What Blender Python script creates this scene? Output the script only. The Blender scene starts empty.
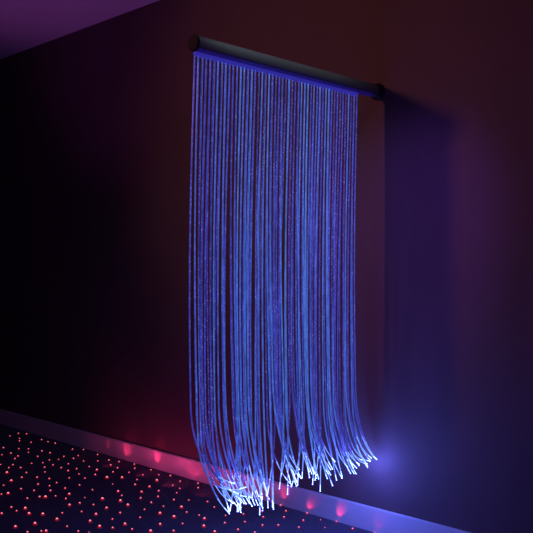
import bpy, bmesh, math, random
from mathutils import Vector, Matrix

S = bpy.context.scene
COL = S.collection
random.seed(11)

# ------------------------------------------------------------------ camera
cd = bpy.data.cameras.new('camera')
cam = bpy.data.objects.new('camera', cd)
COL.objects.link(cam)
cd.sensor_width = 36.0
cd.lens = 788.0 / 533.0 * 36.0
cd.shift_y = -2.5 / 533.0
cd.clip_start = 0.02
cam.location = (1.915, -2.646, 1.1)
cam.rotation_euler = (math.radians(90), 0, math.radians(43.95))
S.camera = cam

# ------------------------------------------------------------------ world, exposure, lamps
w = bpy.data.worlds.new('dark_room')
S.world = w
w.use_nodes = True
w.node_tree.nodes['Background'].inputs[0].default_value = (0.25, 0.12, 0.45, 1)
w.node_tree.nodes['Background'].inputs[1].default_value = 0.002
S.view_settings.view_transform = 'Standard'
S.view_settings.look = 'None'
S.view_settings.exposure = 0.0
S.view_settings.gamma = 1.0
S.view_settings.use_curve_mapping = False

def lamp(name, kind, loc, color, power, radius=0.05, aim=None, cone=60, blend=1.0):
    l = bpy.data.lights.new(name, kind)
    l.color = color
    l.energy = power
    l.shadow_soft_size = radius
    if kind == 'SPOT':
        l.spot_size = math.radians(cone)
        l.spot_blend = blend
    o = bpy.data.objects.new(name, l)
    COL.objects.link(o)
    o.location = loc
    if aim is not None:
        o.rotation_euler = (Vector(aim) - Vector(loc)).to_track_quat('-Z', 'Y').to_euler()
    return o

# coloured wash lamps of the dark room and two added spots, on the side of the camera and behind the curtain
lamp('purple_wash_lamp', 'POINT', (1.3, -3.3, 1.5), (0.80, 0.10, 0.80), 9, 0.12)
lamp('violet_wall_fill', 'SPOT', (0.95, -1.25, 2.42), (0.28, 0.10, 1.0), 88, 0.05, (0.06, 0, 1.10), 34, 1.0)  # unseen, added to tint the wall right of the curtain violet
lamp('ceiling_wash_lamp', 'SPOT', (-1.75, -1.25, 0.5), (0.76, 0.13, 0.80), 19, 0.10, (-1.85, -0.45, 2.5), 62, 1.0)
lamp('red_wash_lamp', 'SPOT', (-0.75, -3.2, 2.2), (1.0, 0.30, 0.26), 88, 0.10, (-0.32, 0, 1.70), 56, 1.0)
lamp('bar_fill_light', 'SPOT', (0.55, -0.85, 2.46), (0.80, 0.95, 1.0), 7.0, 0.04, (0.0, -0.60, 1.81), 60, 0.8)  # unseen, added to brighten the bar

# ------------------------------------------------------------------ materials
def new_mat(name):
    m = bpy.data.materials.new(name)
    m.use_nodes = True
    nt = m.node_tree
    return m, nt, nt.nodes['Principled BSDF']

def node(nt, kind, **kw):
    n = nt.nodes.new(kind)
    for k, v in kw.items():
        setattr(n, k, v)
    return n

def plain(name, color, rough=0.5, metal=0.0, spec=0.5):
    m, nt, b = new_mat(name)
    b.inputs['Base Color'].default_value = (*color, 1)
    b.inputs['Roughness'].default_value = rough
    b.inputs['Metallic'].default_value = metal
    b.inputs['Specular IOR Level'].default_value = spec
    return m

def paint(name, color, rough, scale=90.0, bump=0.15, vary=0.08, spec=0.3):
    m, nt, b = new_mat(name)
    tc = node(nt, 'ShaderNodeTexCoord')
    n1 = node(nt, 'ShaderNodeTexNoise')
    n1.inputs['Scale'].default_value = scale
    n1.inputs['Detail'].default_value = 4
    n2 = node(nt, 'ShaderNodeTexNoise')
    n2.inputs['Scale'].default_value = 3.0
    nt.links.new(tc.outputs['Object'], n1.inputs['Vector'])
    nt.links.new(tc.outputs['Object'], n2.inputs['Vector'])
    r = node(nt, 'ShaderNodeValToRGB')
    r.color_ramp.elements[0].position = 0.3
    r.color_ramp.elements[1].position = 0.7
    r.color_ramp.elements[0].color = (*[c * (1 - vary) for c in color], 1)
    r.color_ramp.elements[1].color = (*[min(1, c * (1 + vary)) for c in color], 1)
    nt.links.new(n2.outputs['Fac'], r.inputs['Fac'])
    nt.links.new(r.outputs['Color'], b.inputs['Base Color'])
    bp = node(nt, 'ShaderNodeBump')
    bp.inputs['Strength'].default_value = bump
    bp.inputs['Distance'].default_value = 0.002
    nt.links.new(n1.outputs['Fac'], bp.inputs['Height'])
    nt.links.new(bp.outputs['Normal'], b.inputs['Normal'])
    b.inputs['Roughness'].default_value = rough
    b.inputs['Specular IOR Level'].default_value = spec
    return m

def glow(name, color, strength, base=(0.02, 0.02, 0.04), sample=True):
    m, nt, b = new_mat(name)
    b.inputs['Base Color'].default_value = (*base, 1)
    b.inputs['Roughness'].default_value = 0.35
    b.inputs['Emission Color'].default_value = (*color, 1)
    b.inputs['Emission Strength'].default_value = strength
    if not sample:
        m.cycles.emission_sampling = 'NONE'
    return m

M_wall = paint('dark_wall_paint', (0.100, 0.072, 0.072), 0.75, 120, 0.12, 0.05, 0.25)
M_ceil = paint('ceiling_paint', (0.60, 0.58, 0.60), 0.85, 60, 0.08, 0.03, 0.2)
M_skirt = paint('skirting_gloss_paint', (0.54, 0.56, 0.54), 0.35, 40, 0.02, 0.02, 0.5)
M_base = plain('screed', (0.05, 0.05, 0.05), 0.9)

# carpet pile: dark grained tufts
m, nt, b = new_mat('black_carpet_pile')
tc = node(nt, 'ShaderNodeTexCoord')
v = node(nt, 'ShaderNodeTexNoise')
v.inputs['Scale'].default_value = 260.0
v.inputs['Detail'].default_value = 3
v2 = node(nt, 'ShaderNodeTexVoronoi')
v2.inputs['Scale'].default_value = 170.0
nt.links.new(tc.outputs['Object'], v.inputs['Vector'])
nt.links.new(tc.outputs['Object'], v2.inputs['Vector'])
r = node(nt, 'ShaderNodeValToRGB')
r.color_ramp.elements[0].position = 0.35
r.color_ramp.elements[0].color = (0.034, 0.034, 0.046, 1)
r.color_ramp.elements[1].position = 0.75
r.color_ramp.elements[1].color = (0.116, 0.116, 0.156, 1)
nt.links.new(v.outputs['Fac'], r.inputs['Fac'])
nt.links.new(r.outputs['Color'], b.inputs['Base Color'])
bp = node(nt, 'ShaderNodeBump')
bp.inputs['Strength'].default_value = 0.8
bp.inputs['Distance'].default_value = 0.004
nt.links.new(v2.outputs['Distance'], bp.inputs['Height'])
nt.links.new(bp.outputs['Normal'], b.inputs['Normal'])
b.inputs['Roughness'].default_value = 0.95
b.inputs['Specular IOR Level'].default_value = 0.05
b.inputs['Sheen Weight'].default_value = 0.1
M_carpet = m

# bar: dark brushed metal
M_bar = paint('dark_grey_bar_lacquer', (0.17, 0.18, 0.19), 0.5, 200, 0.03, 0.05, 0.5)
M_cap = paint('bar_end_plastic', (0.022, 0.027, 0.030), 0.8, 150, 0.05, 0.05, 0.08)
M_flange = plain('black_flange', (0.012, 0.012, 0.014), 0.6)
M_collar = glow('lit_acrylic_collar', (0.085, 0.07, 1.0), 0.30)
M_underglow = glow('blue_underside_glow', (0.07, 0.03, 1.0), 0.085)  # emission imitates blue light cast on the bar's underside

# sheathed side-glow fibre: blue, each strand its own tint, with tiny bright leaks
m, nt, b = new_mat('side_glow_fibre')
oi = node(nt, 'ShaderNodeAttribute', attribute_name='tint')
tint = node(nt, 'ShaderNodeValToRGB')
e = tint.color_ramp.elements
e[0].position = 0.0; e[0].color = (0.040, 0.022, 0.24, 1)
e[1].position = 1.0; e[1].color = (0.060, 0.175, 0.72, 1)
x = e.new(0.45); x.color = (0.040, 0.058, 0.50, 1)
nt.links.new(oi.outputs['Fac'], tint.inputs['Fac'])
tc0 = node(nt, 'ShaderNodeTexCoord')
off = node(nt, 'ShaderNodeMath', operation='MULTIPLY')
off.inputs[1].default_value = 37.0
nt.links.new(oi.outputs['Fac'], off.inputs[0])
tc = node(nt, 'ShaderNodeVectorMath', operation='ADD')
nt.links.new(tc0.outputs['Object'], tc.inputs[0])
nt.links.new(off.outputs[0], tc.inputs[1])
mp = node(nt, 'ShaderNodeMapping')
mp.inputs['Scale'].default_value = (1, 1, 0.30)
nt.links.new(tc.outputs['Vector'], mp.inputs['Vector'])
ns = node(nt, 'ShaderNodeTexNoise')
ns.inputs['Scale'].default_value = 70
ns.inputs['Detail'].default_value = 2
nt.links.new(mp.outputs['Vector'], ns.inputs['Vector'])
mr = node(nt, 'ShaderNodeMapRange')
mr.inputs['From Min'].default_value = 0.25
mr.inputs['From Max'].default_value = 0.75
mr.inputs['To Min'].default_value = 0.40
mr.inputs['To Max'].default_value = 1.02
nt.links.new(ns.outputs['Fac'], mr.inputs['Value'])
vo = node(nt, 'ShaderNodeTexVoronoi')
vo.inputs['Scale'].default_value = 150
nt.links.new(tc.outputs['Vector'], vo.inputs['Vector'])
vr = node(nt, 'ShaderNodeMapRange')
vr.inputs['From Min'].default_value = 0.30
vr.inputs['From Max'].default_value = 0.10
vr.inputs['To Min'].default_value = 0.0
vr.inputs['To Max'].default_value = 1.0
nt.links.new(vo.outputs['Distance'], vr.inputs['Value'])
mix = node(nt, 'ShaderNodeMix', data_type='RGBA')
nt.links.new(vr.outputs['Result'], mix.inputs['Factor'])
nt.links.new(tint.outputs['Color'], mix.inputs['A'])
mix.inputs['B'].default_value = (0.24, 0.33, 1.0, 1)
nt.links.new(mix.outputs['Result'], b.inputs['Emission Color'])
nt.links.new(mr.outputs['Result'], b.inputs['Emission Strength'])
b.inputs['Base Color'].default_value = (0.10, 0.11, 0.16, 1)
b.inputs['Roughness'].default_value = 0.3
M_fibre = m

M_pale = glow('bare_fibre_pale_blue', (0.22, 0.42, 1.3), 1.1)
M_tip = glow('bare_fibre_white_blue', (0.22, 0.34, 1.4), 4.5)
M_end = glow('fibre_end_cold_white', (0.22, 0.34, 1.4), 10.0)

M_dot = glow('red_light_point', (1.0, 0.20, 0.28), 2.0, (0.05, 0, 0), sample=False)
M_dothalo = glow('red_halo_rim', (1.0, 0.015, 0.06), 0.20, (0.05, 0, 0), sample=False)  # emission stands in for the red halo around each point

# ------------------------------------------------------------------ helpers
def link(name, bm, mats, parent=None, smooth=True):
    me = bpy.data.meshes.new(name)
    bm.normal_update()
    bm.to_mesh(me)
    bm.free()
    if not isinstance(mats, (list, tuple)):
        mats = [mats]
    for mm in mats:
        me.materials.append(mm)
    if smooth:
        for p in me.polygons:
            p.use_smooth = True
    o = bpy.data.objects.new(name, me)
    COL.objects.link(o)
    if parent:
        o.parent = parent
    return o

def box(bm, lo, hi, bevel=0.0):
    r = bmesh.ops.create_cube(bm, size=1.0)
    vs = r['verts']
    c = [(a + b_) / 2 for a, b_ in zip(lo, hi)]
    d = [b_ - a for a, b_ in zip(lo, hi)]
    for vtx in vs:
        vtx.co = Vector((c[0] + vtx.co.x * d[0], c[1] + vtx.co.y * d[1], c[2] + vtx.co.z * d[2]))
    if bevel:
        es = list({ed for vtx in vs for ed in vtx.link_edges})
        bmesh.ops.bevel(bm, geom=es, offset=bevel, segments=2, affect='EDGES')

def structure(name, lo, hi, mat, bevel=0.0):
    bm = bmesh.new()
    box(bm, lo, hi, bevel)
    o = link(name, bm, mat, smooth=False)
    o['kind'] = 'structure'
    return o

def tube(bm, pts, rads, seg=8, cap=True):
    """sweeps a ring along points with a radius per point"""
    n = len(pts)
    rings = []
    up = Vector((1, 0, 0))
    for i in range(n):
        t = (pts[min(i + 1, n - 1)] - pts[max(i - 1, 0)]).normalized()
        a = up - t * up.dot(t)
        if a.length < 1e-4:
            a = t.orthogonal()
        a.normalize()
        up = a
        c = t.cross(a)
        rings.append([bm.verts.new(pts[i] + (a * math.cos(2 * math.pi * k / seg) + c * math.sin(2 * math.pi * k / seg)) * rads[i])
                      for k in range(seg)])
    for i in range(n - 1):
        for k in range(seg):
            bm.faces.new((rings[i][k], rings[i][(k + 1) % seg], rings[i + 1][(k + 1) % seg], rings[i + 1][k]))
    if cap:
        bm.faces.new(rings[0][::-1])
        bm.faces.new(rings[-1])

def lathe_y(bm, prof, seg=40, x=0.0, z=0.0):
    """turns (radius, y) pairs about a line along y"""
    rings = []
    for r_, y in prof:
        rings.append([bm.verts.new((x + r_ * math.cos(2 * math.pi * k / seg), y, z + r_ * math.sin(2 * math.pi * k / seg))) for k in range(seg)])
    for a, b_ in zip(rings, rings[1:]):
        for k in range(seg):
            bm.faces.new((a[k], a[(k + 1) % seg], b_[(k + 1) % seg], b_[k]))
    bm.faces.new(rings[0][::-1])
    bm.faces.new(rings[-1])
    bmesh.ops.recalc_face_normals(bm, faces=bm.faces[:])

# ------------------------------------------------------------------ the room
X0, X1, Y0, H, T = -4.6, 3.2, -4.4, 2.515, 0.10
structure('wall_back', (X0 - T, 0, -0.05), (X1 + T, T, H), M_wall)
structure('wall_left', (X0 - T, Y0, -0.05), (X0, 0, H), M_wall)
structure('wall_right', (X1, Y0, -0.05), (X1 + T, 0, H), M_wall)
structure('wall_front', (X0 - T, Y0 - T, -0.05), (X1 + T, Y0, H), M_wall)
structure('ceiling', (X0 - T, Y0 - T, H), (X1 + T, T, H + T), M_ceil)
structure('floor', (X0 - T, Y0 - T, -0.11), (X1 + T, T, -0.05 + 0.04), M_base)

def skirting(name, lo, hi, axis):
    bm = bmesh.new()
    box(bm, lo, hi)
    top = [ed for ed in bm.edges if all(abs(vv.co.z - hi[2]) < 1e-5 for vv in ed.verts)
           and abs((ed.verts[0].co - ed.verts[1].co)[axis]) > 0.5]
    bmesh.ops.bevel(bm, geom=top, offset=0.004, segments=3, affect='EDGES')
    o = link(name, bm, M_skirt, smooth=False)
    o['kind'] = 'structure'
skirting('baseboard_back', (X0, -0.015, 0.0), (X1, -0.0005, 0.100), 0)
skirting('baseboard_left', (X0 + 0.0005, Y0, 0.0), (X0 + 0.015, -0.0152, 0.100), 1)
skirting('baseboard_right', (X1 - 0.015, Y0, 0.0), (X1 - 0.0005, -0.0152, 0.100), 1)

# ------------------------------------------------------------------ carpet with points of light
carpet = bpy.data.objects.new('star_carpet', None)
COL.objects.link(carpet)
carpet.location = (0, 0, 0)
carpet['label'] = 'black fitted carpet strewn with small glowing red points of light, below the hanging blue strands'
carpet['category'] = 'carpet'
bm = bmesh.new()
box(bm, (X0 + 0.001, Y0 + 0.001, -0.010), (X1 - 0.001, -0.0005, 0.0))
link('pile', bm, M_carpet, carpet, smooth=False)

DOTS = [(-2.751,-0.164,1.0),(-2.780,-0.089,1.0),(-2.728,-0.060,1.0),(-2.641,-0.157,1.0),(-2.577,-0.192,1.0),(-2.489,-0.163,1.0),(-2.511,-0.078,1.0),(-2.430,-0.081,1.0),(-2.363,-0.071,1.0),(-2.479,-0.350,1.0),(-2.391,-0.298,1.0),(-2.347,-0.260,1.0),(-2.267,-0.305,1.0),(-2.239,-0.234,1.0),(-2.165,-0.225,1.0),(-2.324,-0.440,1.0),(-2.319,-0.387,1.0),(-2.227,-0.393,1.0),(-2.186,-0.434,1.0),(-2.140,-0.318,1.0),(-2.019,-0.315,1.0),(-1.996,-0.272,1.0),(-2.033,-0.215,1.0),(-2.025,-0.421,1.0),(-1.991,-0.372,1.0),(-1.870,-0.287,1.0),(-2.124,-0.552,1.0),(-2.070,-0.508,1.0),(-2.027,-0.555,1.0),(-1.981,-0.511,1.0),(-1.896,-0.417,1.0),(-1.908,-0.359,1.0),(-1.824,-0.360,1.0),(-1.938,-0.613,2.0),(-1.869,-0.539,1.0),(-1.811,-0.465,1.0),(-1.743,-0.367,1.0),(-1.800,-0.604,1.0),(-1.744,-0.549,1.0),(-1.679,-0.517,1.0),(-1.616,-0.440,1.0),(-1.778,-0.674,2.0),(-1.585,-0.531,1.0),(-1.735,-0.738,1.0),(-1.627,-0.611,1.0),(-1.561,-0.586,1.0),(-1.614,-0.710,1.0),(-1.544,-0.680,1.0),(-1.483,-0.627,1.0),(-1.467,-0.556,1.0),(-1.585,-0.793,2.0),(-1.601,-0.819,1.0),(-1.366,-0.596,1.6),(-1.452,-0.767,1.0),(-1.431,-0.715,1.0),(-1.404,-0.700,2.4),(-1.390,-0.655,1.0),(-1.316,-0.646,1.0),(-1.380,-0.886,1.0),(-1.314,-0.896,1.0),(-1.316,-0.853,2.0),(-1.217,-0.688,1.6),(-1.327,-0.960,1.0),(-1.236,-0.879,2.0),(-1.186,-0.841,2.0),(-1.144,-0.770,1.0),(-1.080,-0.835,2.0),(-1.098,-0.929,2.0),(-1.121,-1.006,1.6),(-0.973,-0.852,1.0),(-1.026,-1.004,1.0),(-0.996,-0.958,1.0),(-0.980,-0.946,1.6),(-2.147,-0.086,1.0),(-2.094,-0.045,1.0),(-1.931,-0.057,1.0),(-1.992,-0.146,1.0),(-1.953,-0.202,1.0),(-1.807,-0.139,1.0),(-1.861,-0.195,1.0),(-1.777,-0.086,1.0),(-1.678,-0.142,1.0),(-1.707,-0.067,1.0),(-1.603,-0.151,1.0),(-1.736,-0.241,1.0),(-1.745,-0.314,1.0),(-1.644,-0.254,1.6),(-1.551,-0.216,1.0),(-1.647,-0.363,1.0),(-1.573,-0.312,1.0),(-1.484,-0.162,1.0),(-1.555,-0.386,1.0),(-1.480,-0.304,2.3),(-1.424,-0.250,1.8),(-1.466,-0.475,1.0),(-1.363,-0.350,0.7),(-1.350,-0.477,1.0),(-1.236,-0.408,1.5),(-1.170,-0.434,1.0),(-1.269,-0.573,0.7),(-1.187,-0.531,2.3),(-1.101,-0.491,2.2),(-1.211,-0.638,1.0),(-1.145,-0.608,1.0),(-1.058,-0.597,1.7),(-1.024,-0.505,2.0),(-1.098,-0.701,1.0),(-1.017,-0.680,1.6),(-0.960,-0.593,1.0),(-0.958,-0.749,1.5),(-0.914,-0.666,1.0),(-0.870,-0.761,2.0),(-0.818,-0.670,1.9),(-0.818,-0.732,1.0),(-0.887,-0.853,1.0),(-0.845,-0.829,0.5),(-1.598,-0.044,1.0),(-1.529,-0.092,1.0),(-1.440,-0.052,1.0),(-1.392,-0.141,1.0),(-1.335,-0.082,1.0),(-1.274,-0.055,1.0),(-1.342,-0.216,1.0),(-1.252,-0.160,2.1),(-1.159,-0.085,1.0),(-1.275,-0.279,1.0),(-1.192,-0.253,1.4),(-1.129,-0.157,1.0),(-1.062,-0.168,1.0),(-1.104,-0.265,1.0),(-1.017,-0.224,1.0),(-1.146,-0.336,1.5),(-1.033,-0.325,1.0),(-1.072,-0.397,1.0),(-0.939,-0.306,1.0),(-0.886,-0.261,1.0),(-0.981,-0.405,1.0),(-0.897,-0.401,1.0),(-0.923,-0.488,1.0),(-0.825,-0.356,2.0),(-0.756,-0.384,1.0),(-0.825,-0.478,2.1),(-0.846,-0.570,1.0),(-0.744,-0.465,2.1),(-0.710,-0.568,1.5),(-0.651,-0.495,1.0),(-0.748,-0.685,1.0),(-0.670,-0.649,2.0),(-0.607,-0.580,1.0),(-1.066,-0.047,1.0),(-1.006,-0.099,1.0),(-0.804,-0.218,1.0),(-0.723,-0.249,1.0),(-0.686,-0.372,1.0),(-0.599,-0.295,1.0),(-0.631,-0.390,1.6),(-0.529,-0.365,1.0),(-0.560,-0.456,1.8),(-0.476,-0.471,1.6),(-0.429,-0.384,1.0),(-0.709,-0.124,1.0),(-0.556,-0.229,1.0),(-0.478,-0.296,1.0),(-0.527,-0.150,1.0),(-0.624,-0.043,1.0),(-0.466,-0.197,1.0),(-0.393,-0.276,1.0),(-0.524,-0.014,1.0),(-0.450,-0.068,1.0),(-0.400,-0.135,1.0),(-0.346,-0.229,1.0),(-0.353,-0.362,1.0),(-0.266,-0.189,1.0),(-0.311,-0.110,1.0),(-0.362,-0.027,1.0),(-0.264,-0.051,0.5),(-0.199,-0.012,1.0),(-0.094,-0.048,1.0),(-0.186,-0.116,0.5),(0.001,-0.016,1.0)]

def add_dot(bm, x, y, s):
    """a fibre end: small bright dome on a wider rim that glows in place of its red halo"""
    r1, r2 = 0.0036 * s, 0.0076 * s
    seg = 12
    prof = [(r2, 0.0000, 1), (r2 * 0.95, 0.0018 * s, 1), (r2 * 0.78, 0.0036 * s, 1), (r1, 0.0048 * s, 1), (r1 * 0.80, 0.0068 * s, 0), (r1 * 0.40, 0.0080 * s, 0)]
    rings = []
    for r_, z, _m in prof:
        rings.append([bm.verts.new((x + r_ * math.cos(2 * math.pi * k / seg), y + r_ * math.sin(2 * math.pi * k / seg), z)) for k in range(seg)])
    for i in range(len(prof) - 1):
        for k in range(seg):
            fc = bm.faces.new((rings[i][k], rings[i][(k + 1) % seg], rings[i + 1][(k + 1) % seg], rings[i + 1][k]))
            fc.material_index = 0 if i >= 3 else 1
    bm.faces.new(rings[-1]).material_index = 0

dots = []
for x, y, s in DOTS:
    s2 = {1.0: random.uniform(0.72, 0.95)}.get(s, 0.55 if s < 1 else 0.72 + 0.30 * s)
    dots.append((x, min(y, -0.024), s2))
camv = Vector((1.915, -2.646, 1.1))
dots.sort(key=lambda d: -d[2] / (Vector((d[0], d[1], 0)) - camv).length)
for x, y, s in dots[:100]:
    bm = bmesh.new()
    add_dot(bm, 0, 0, s)
    o = link('light_point', bm, [M_dot, M_dothalo], carpet)
    o.location = (x, y, 0)
rest = bmesh.new()
for x, y, s in dots[100:]:
    add_dot(rest, x, y, s)
# the same pattern carries on over the carpet beside the pictured stretch
fr = Vector((-0.694, 0.720)); rt = Vector((0.720, 0.694))
n = 0
while n < 260:
    x, y = random.uniform(-4.2, 2.6), random.uniform(-3.4, -0.05)
    dv = Vector((x - camv.x, y - camv.y))
    dep, lat = dv.dot(fr), dv.dot(rt)
    if dep > 0.1:
        px, py = 266.5 + 788 * lat / dep, 264 + 788 * camv.z / dep
        if -6 < px < 539 and py < 539:
            continue
    if abs(x - camv.x) + abs(y - camv.y) < 0.3:
        continue
    add_dot(rest, x, y, random.choice([0.75, 0.85, 0.9, 1.2]))
    n += 1
o = link('light_points', rest, [M_dot, M_dothalo], carpet)
o['kind'] = 'stuff'

# light points whose fibre ends lean over and throw a beam onto the skirting
BEAMS = [  # from (x, y) on the carpet, to (x, z) on the skirting, power, cone
    (-1.895, -0.070, -1.887, 0.066, 0.07, 44),
    (-1.730, -0.080, -1.704, 0.070, 0.36, 62),
    (-1.445, -0.070, -1.432, 0.074, 0.60, 50),
    (-1.180, -0.080, -1.141, 0.066, 0.13, 90),
    (-0.530, -0.060, -0.508, 0.066, 0.25, 52),
    (-0.385, -0.045, -0.353, 0.046, 0.14, 58),
    (-0.205, -0.045, -0.185, 0.052, 0.24, 58),
    (-0.010, -0.060, 0.011, 0.055, 0.035, 70)]
for x, y, tx, tz, pw, cone in BEAMS:
    lamp('carpet_point_beam', 'SPOT', (x, y, 0.012), (1.0, 0.03, 0.14), pw, 0.004, (tx, -0.015, tz), cone, 1.0)

# unseen red spots added low over the carpet to redden skirting and wall
for x, y, pw in ((-1.98, -0.22, 0.14), (-1.70, -0.21, 0.50), (-1.42, -0.20, 0.85),
                 (-1.17, -0.22, 0.90), (-0.93, -0.21, 0.75), (-0.70, -0.20, 0.40)):
    lamp('red_wall_fill', 'SPOT', (x, y, 0.016), (1.0, 0.06, 0.26), pw, 0.006, (x + 0.05, 0, 0.24), 155, 1.0)

# ------------------------------------------------------------------ the fibre curtain
ZB = 1.806
curtain = bpy.data.objects.new('fibre_curtain', None)
COL.objects.link(curtain)
curtain.location = (0, 0, 0)
curtain['label'] = 'curtain of glowing blue fibre strands hanging from a dark grey bar on the wall'
curtain['category'] = 'light curtain'

bm = bmesh.new()
lathe_y(bm, [(0.0255, -0.992), (0.0262, -0.990), (0.0262, -0.021), (0.0255, -0.019)], 48, 0, ZB)
link('bar', bm, M_bar, curtain)
bm = bmesh.new()
lathe_y(bm, [(0.008, -1.0005), (0.0225, -1.0000), (0.0262, -0.9970), (0.0268, -0.9920), (0.0262, -0.9902)], 48, 0, ZB)
cap = link('end_cap', bm, M_cap, curtain)
cap['label'] = 'black round end cap'
bm = bmesh.new()
lathe_y(bm, [(0.0268, -0.030), (0.029, -0.028), (0.029, -0.010), (0.034, -0.008), (0.035, -0.002), (0.034, -0.0005)], 40, 0, ZB)
fl = link('wall_flange', bm, M_flange, curtain)
fl['label'] = 'black round wall fixing'
bm = bmesh.new()
box(bm, (-0.0075, -0.992, ZB - 0.040), (0.0075, -0.140, ZB - 0.0245), 0.003)
co = link('collar', bm, M_collar, curtain, smooth=False)
co['label'] = 'glowing blue strip the strands come out of'

# curved shell on the underside; its emission imitates blue light falling on the bar
bm = bmesh.new()
ang = [math.radians(-90 + a) for a in range(-44, 45, 4)]
ra, rb = [], []
for y, ring in ((-0.988, ra), (-0.060, rb)):
    for rad in (0.0267, 0.0255):
        ring.append([bm.verts.new((rad * math.cos(a), y, ZB + rad * math.sin(a))) for a in ang])
for k in range(len(ang) - 1):
    bm.faces.new((ra[0][k], ra[0][k + 1], rb[0][k + 1], rb[0][k]))
    bm.faces.new((ra[1][k + 1], ra[1][k], rb[1][k], rb[1][k + 1]))
    for rr in (ra, rb):
        bm.faces.new((rr[0][k], rr[1][k], rr[1][k + 1], rr[0][k + 1]))
for k in (0, len(ang) - 1):
    bm.faces.new((ra[0][k], rb[0][k], rb[1][k], ra[1][k]))
bmesh.ops.recalc_face_normals(bm, faces=bm.faces[:])
df = link('underside_glow', bm, M_underglow, curtain)
df['label'] = 'thin blue shell along the underside, its glow imitating light on the bar'

N = 98
YA, YB = -0.988, -0.146

def clump(y):
    return 0.006 * math.sin(y * 61.0 + 0.7) + 0.005 * math.sin(y * 118.0 + 2.1) + 0.005 * math.sin(y * 37.0)

def strand(i):
    rnd = random.Random(1000 + i)
    s = i / (N - 1)
    y0 = YA + (YB - YA) * s
    x0 = (0.0036 if i % 2 else -0.0036) + rnd.uniform(-0.001, 0.001)
    ztop = ZB - 0.038
    # where the strand hangs lower down
    dy = clump(y0) + rnd.gauss(0, 0.0035)
    dx = rnd.gauss(0, 0.010) - 0.006
    # curl of the free end: bends towards the wall / the right at the sides, mixed in the middle
    if s < 0.22:
        cy, cx = (rnd.uniform(0.12, 0.16), 0.055) if i < 4 else (rnd.uniform(0.045, 0.11), rnd.uniform(0.0, 0.05))
    elif s < 0.42:
        cy, cx = rnd.choice([-1, 1, 1, -0.6]) * rnd.uniform(0.03, 0.08), rnd.uniform(-0.01, 0.05)
    elif s < 0.60:
        cy, cx = rnd.choice([1, 1, -0.9]) * rnd.uniform(0.04, 0.10), rnd.uniform(0.0, 0.04)
    elif s < 0.80:
        cy, cx = rnd.choice([-0.7, 1, 1, 1]) * rnd.uniform(0.04, 0.10), rnd.uniform(-0.01, 0.04)
    else:
        cy, cx = rnd.uniform(0.09, 0.13), rnd.uniform(0.0, 0.03)
    cl = rnd.uniform(0.30, 0.42)            # length that curls
    L = 1.475 + rnd.gauss(0, 0.014)
    if s < 0.22:
        L += 0.040
    elif s < 0.42:
        L += 0.022
    elif s > 0.60:
        L += 0.052 * min(1.0, (s - 0.60) / 0.3)
    if i in (33, 37, 41):                   # three ends that hang straight and low
        cy, cx, L = rnd.uniform(-0.01, 0.02), 0.0, 1.535
    Lc = L
    pts = []
    K = 64
    for k in range(K + 1):
        d = Lc * k / K
        u = d / Lc
        e1 = u * u * (3 - 2 * u)
        c = max(0.0, (d - (Lc - cl)) / cl)
        q = c ** 2.1
        drop = d - (cx * cx + cy * cy) * 1.5 / cl * c ** 3
        pts.append(Vector((x0 + dx * e1 + cx * q,
                           y0 + dy * e1 - 0.016 * math.sin(math.pi * min(1, u * 1.10)) + cy * q,
                           ztop - drop)))
    for p in pts:
        p.y = min(p.y, -0.012)
    return pts, rnd

def set_tint(o, value):
    a = o.data.attributes.new('tint', 'FLOAT', 'FACE')
    a.data.foreach_set('value', [value] * len(o.data.polygons))

def cut(pts, rnd):
    """splits a strand into its sheathed length and its bare end"""
    tip_len = rnd.uniform(0.05, 0.11)
    acc, k = 0.0, len(pts) - 1
    while k > 1 and acc < tip_len:
        acc += (pts[k] - pts[k - 1]).length
        k -= 1
    return pts[:k + 1], pts[k:]

for i in range(N):
    pts, rnd = strand(i)
    body, tail = cut(pts, rnd)
    origin = Vector(pts[0])
    r_ = rnd.uniform(0.0020, 0.0029)
    bm = bmesh.new()
    tube(bm, [p - origin for p in body], [r_] * len(body), 8)
    so = link('fibre_strand', bm, M_fibre, curtain)
    so.location = origin
    set_tint(so, rnd.random())
    bm = bmesh.new()
    to = [p - tail[0] for p in tail]
    tube(bm, to, [r_ * 0.98] + [0.0014] * (len(to) - 1), 8)
    tp = link('bare_tip', bm, [M_pale, M_tip], so)
    white = rnd.uniform(0.010, 0.036)      # length of the stripped, fully lit end
    for p in tp.data.polygons:
        if (p.center - to[-1]).length < white:
            p.material_index = 1
    tp.location = tail[0] - origin
    bm = bmesh.new()
    bmesh.ops.create_uvsphere(bm, u_segments=8, v_segments=6, radius=0.0018)
    en = link('lit_end', bm, M_end, so)
    en.location = tail[-1] - origin
    # the light that pours out of the fibre ends
    if i % 5 == 0 and i < 95 or i == 93:
        d = (tail[-1] - tail[-2]).normalized()
        lamp('fibre_end_light', 'POINT', tail[-1] + d * 0.008, (0.11, 0.14, 1.0), 0.78, 0.003)
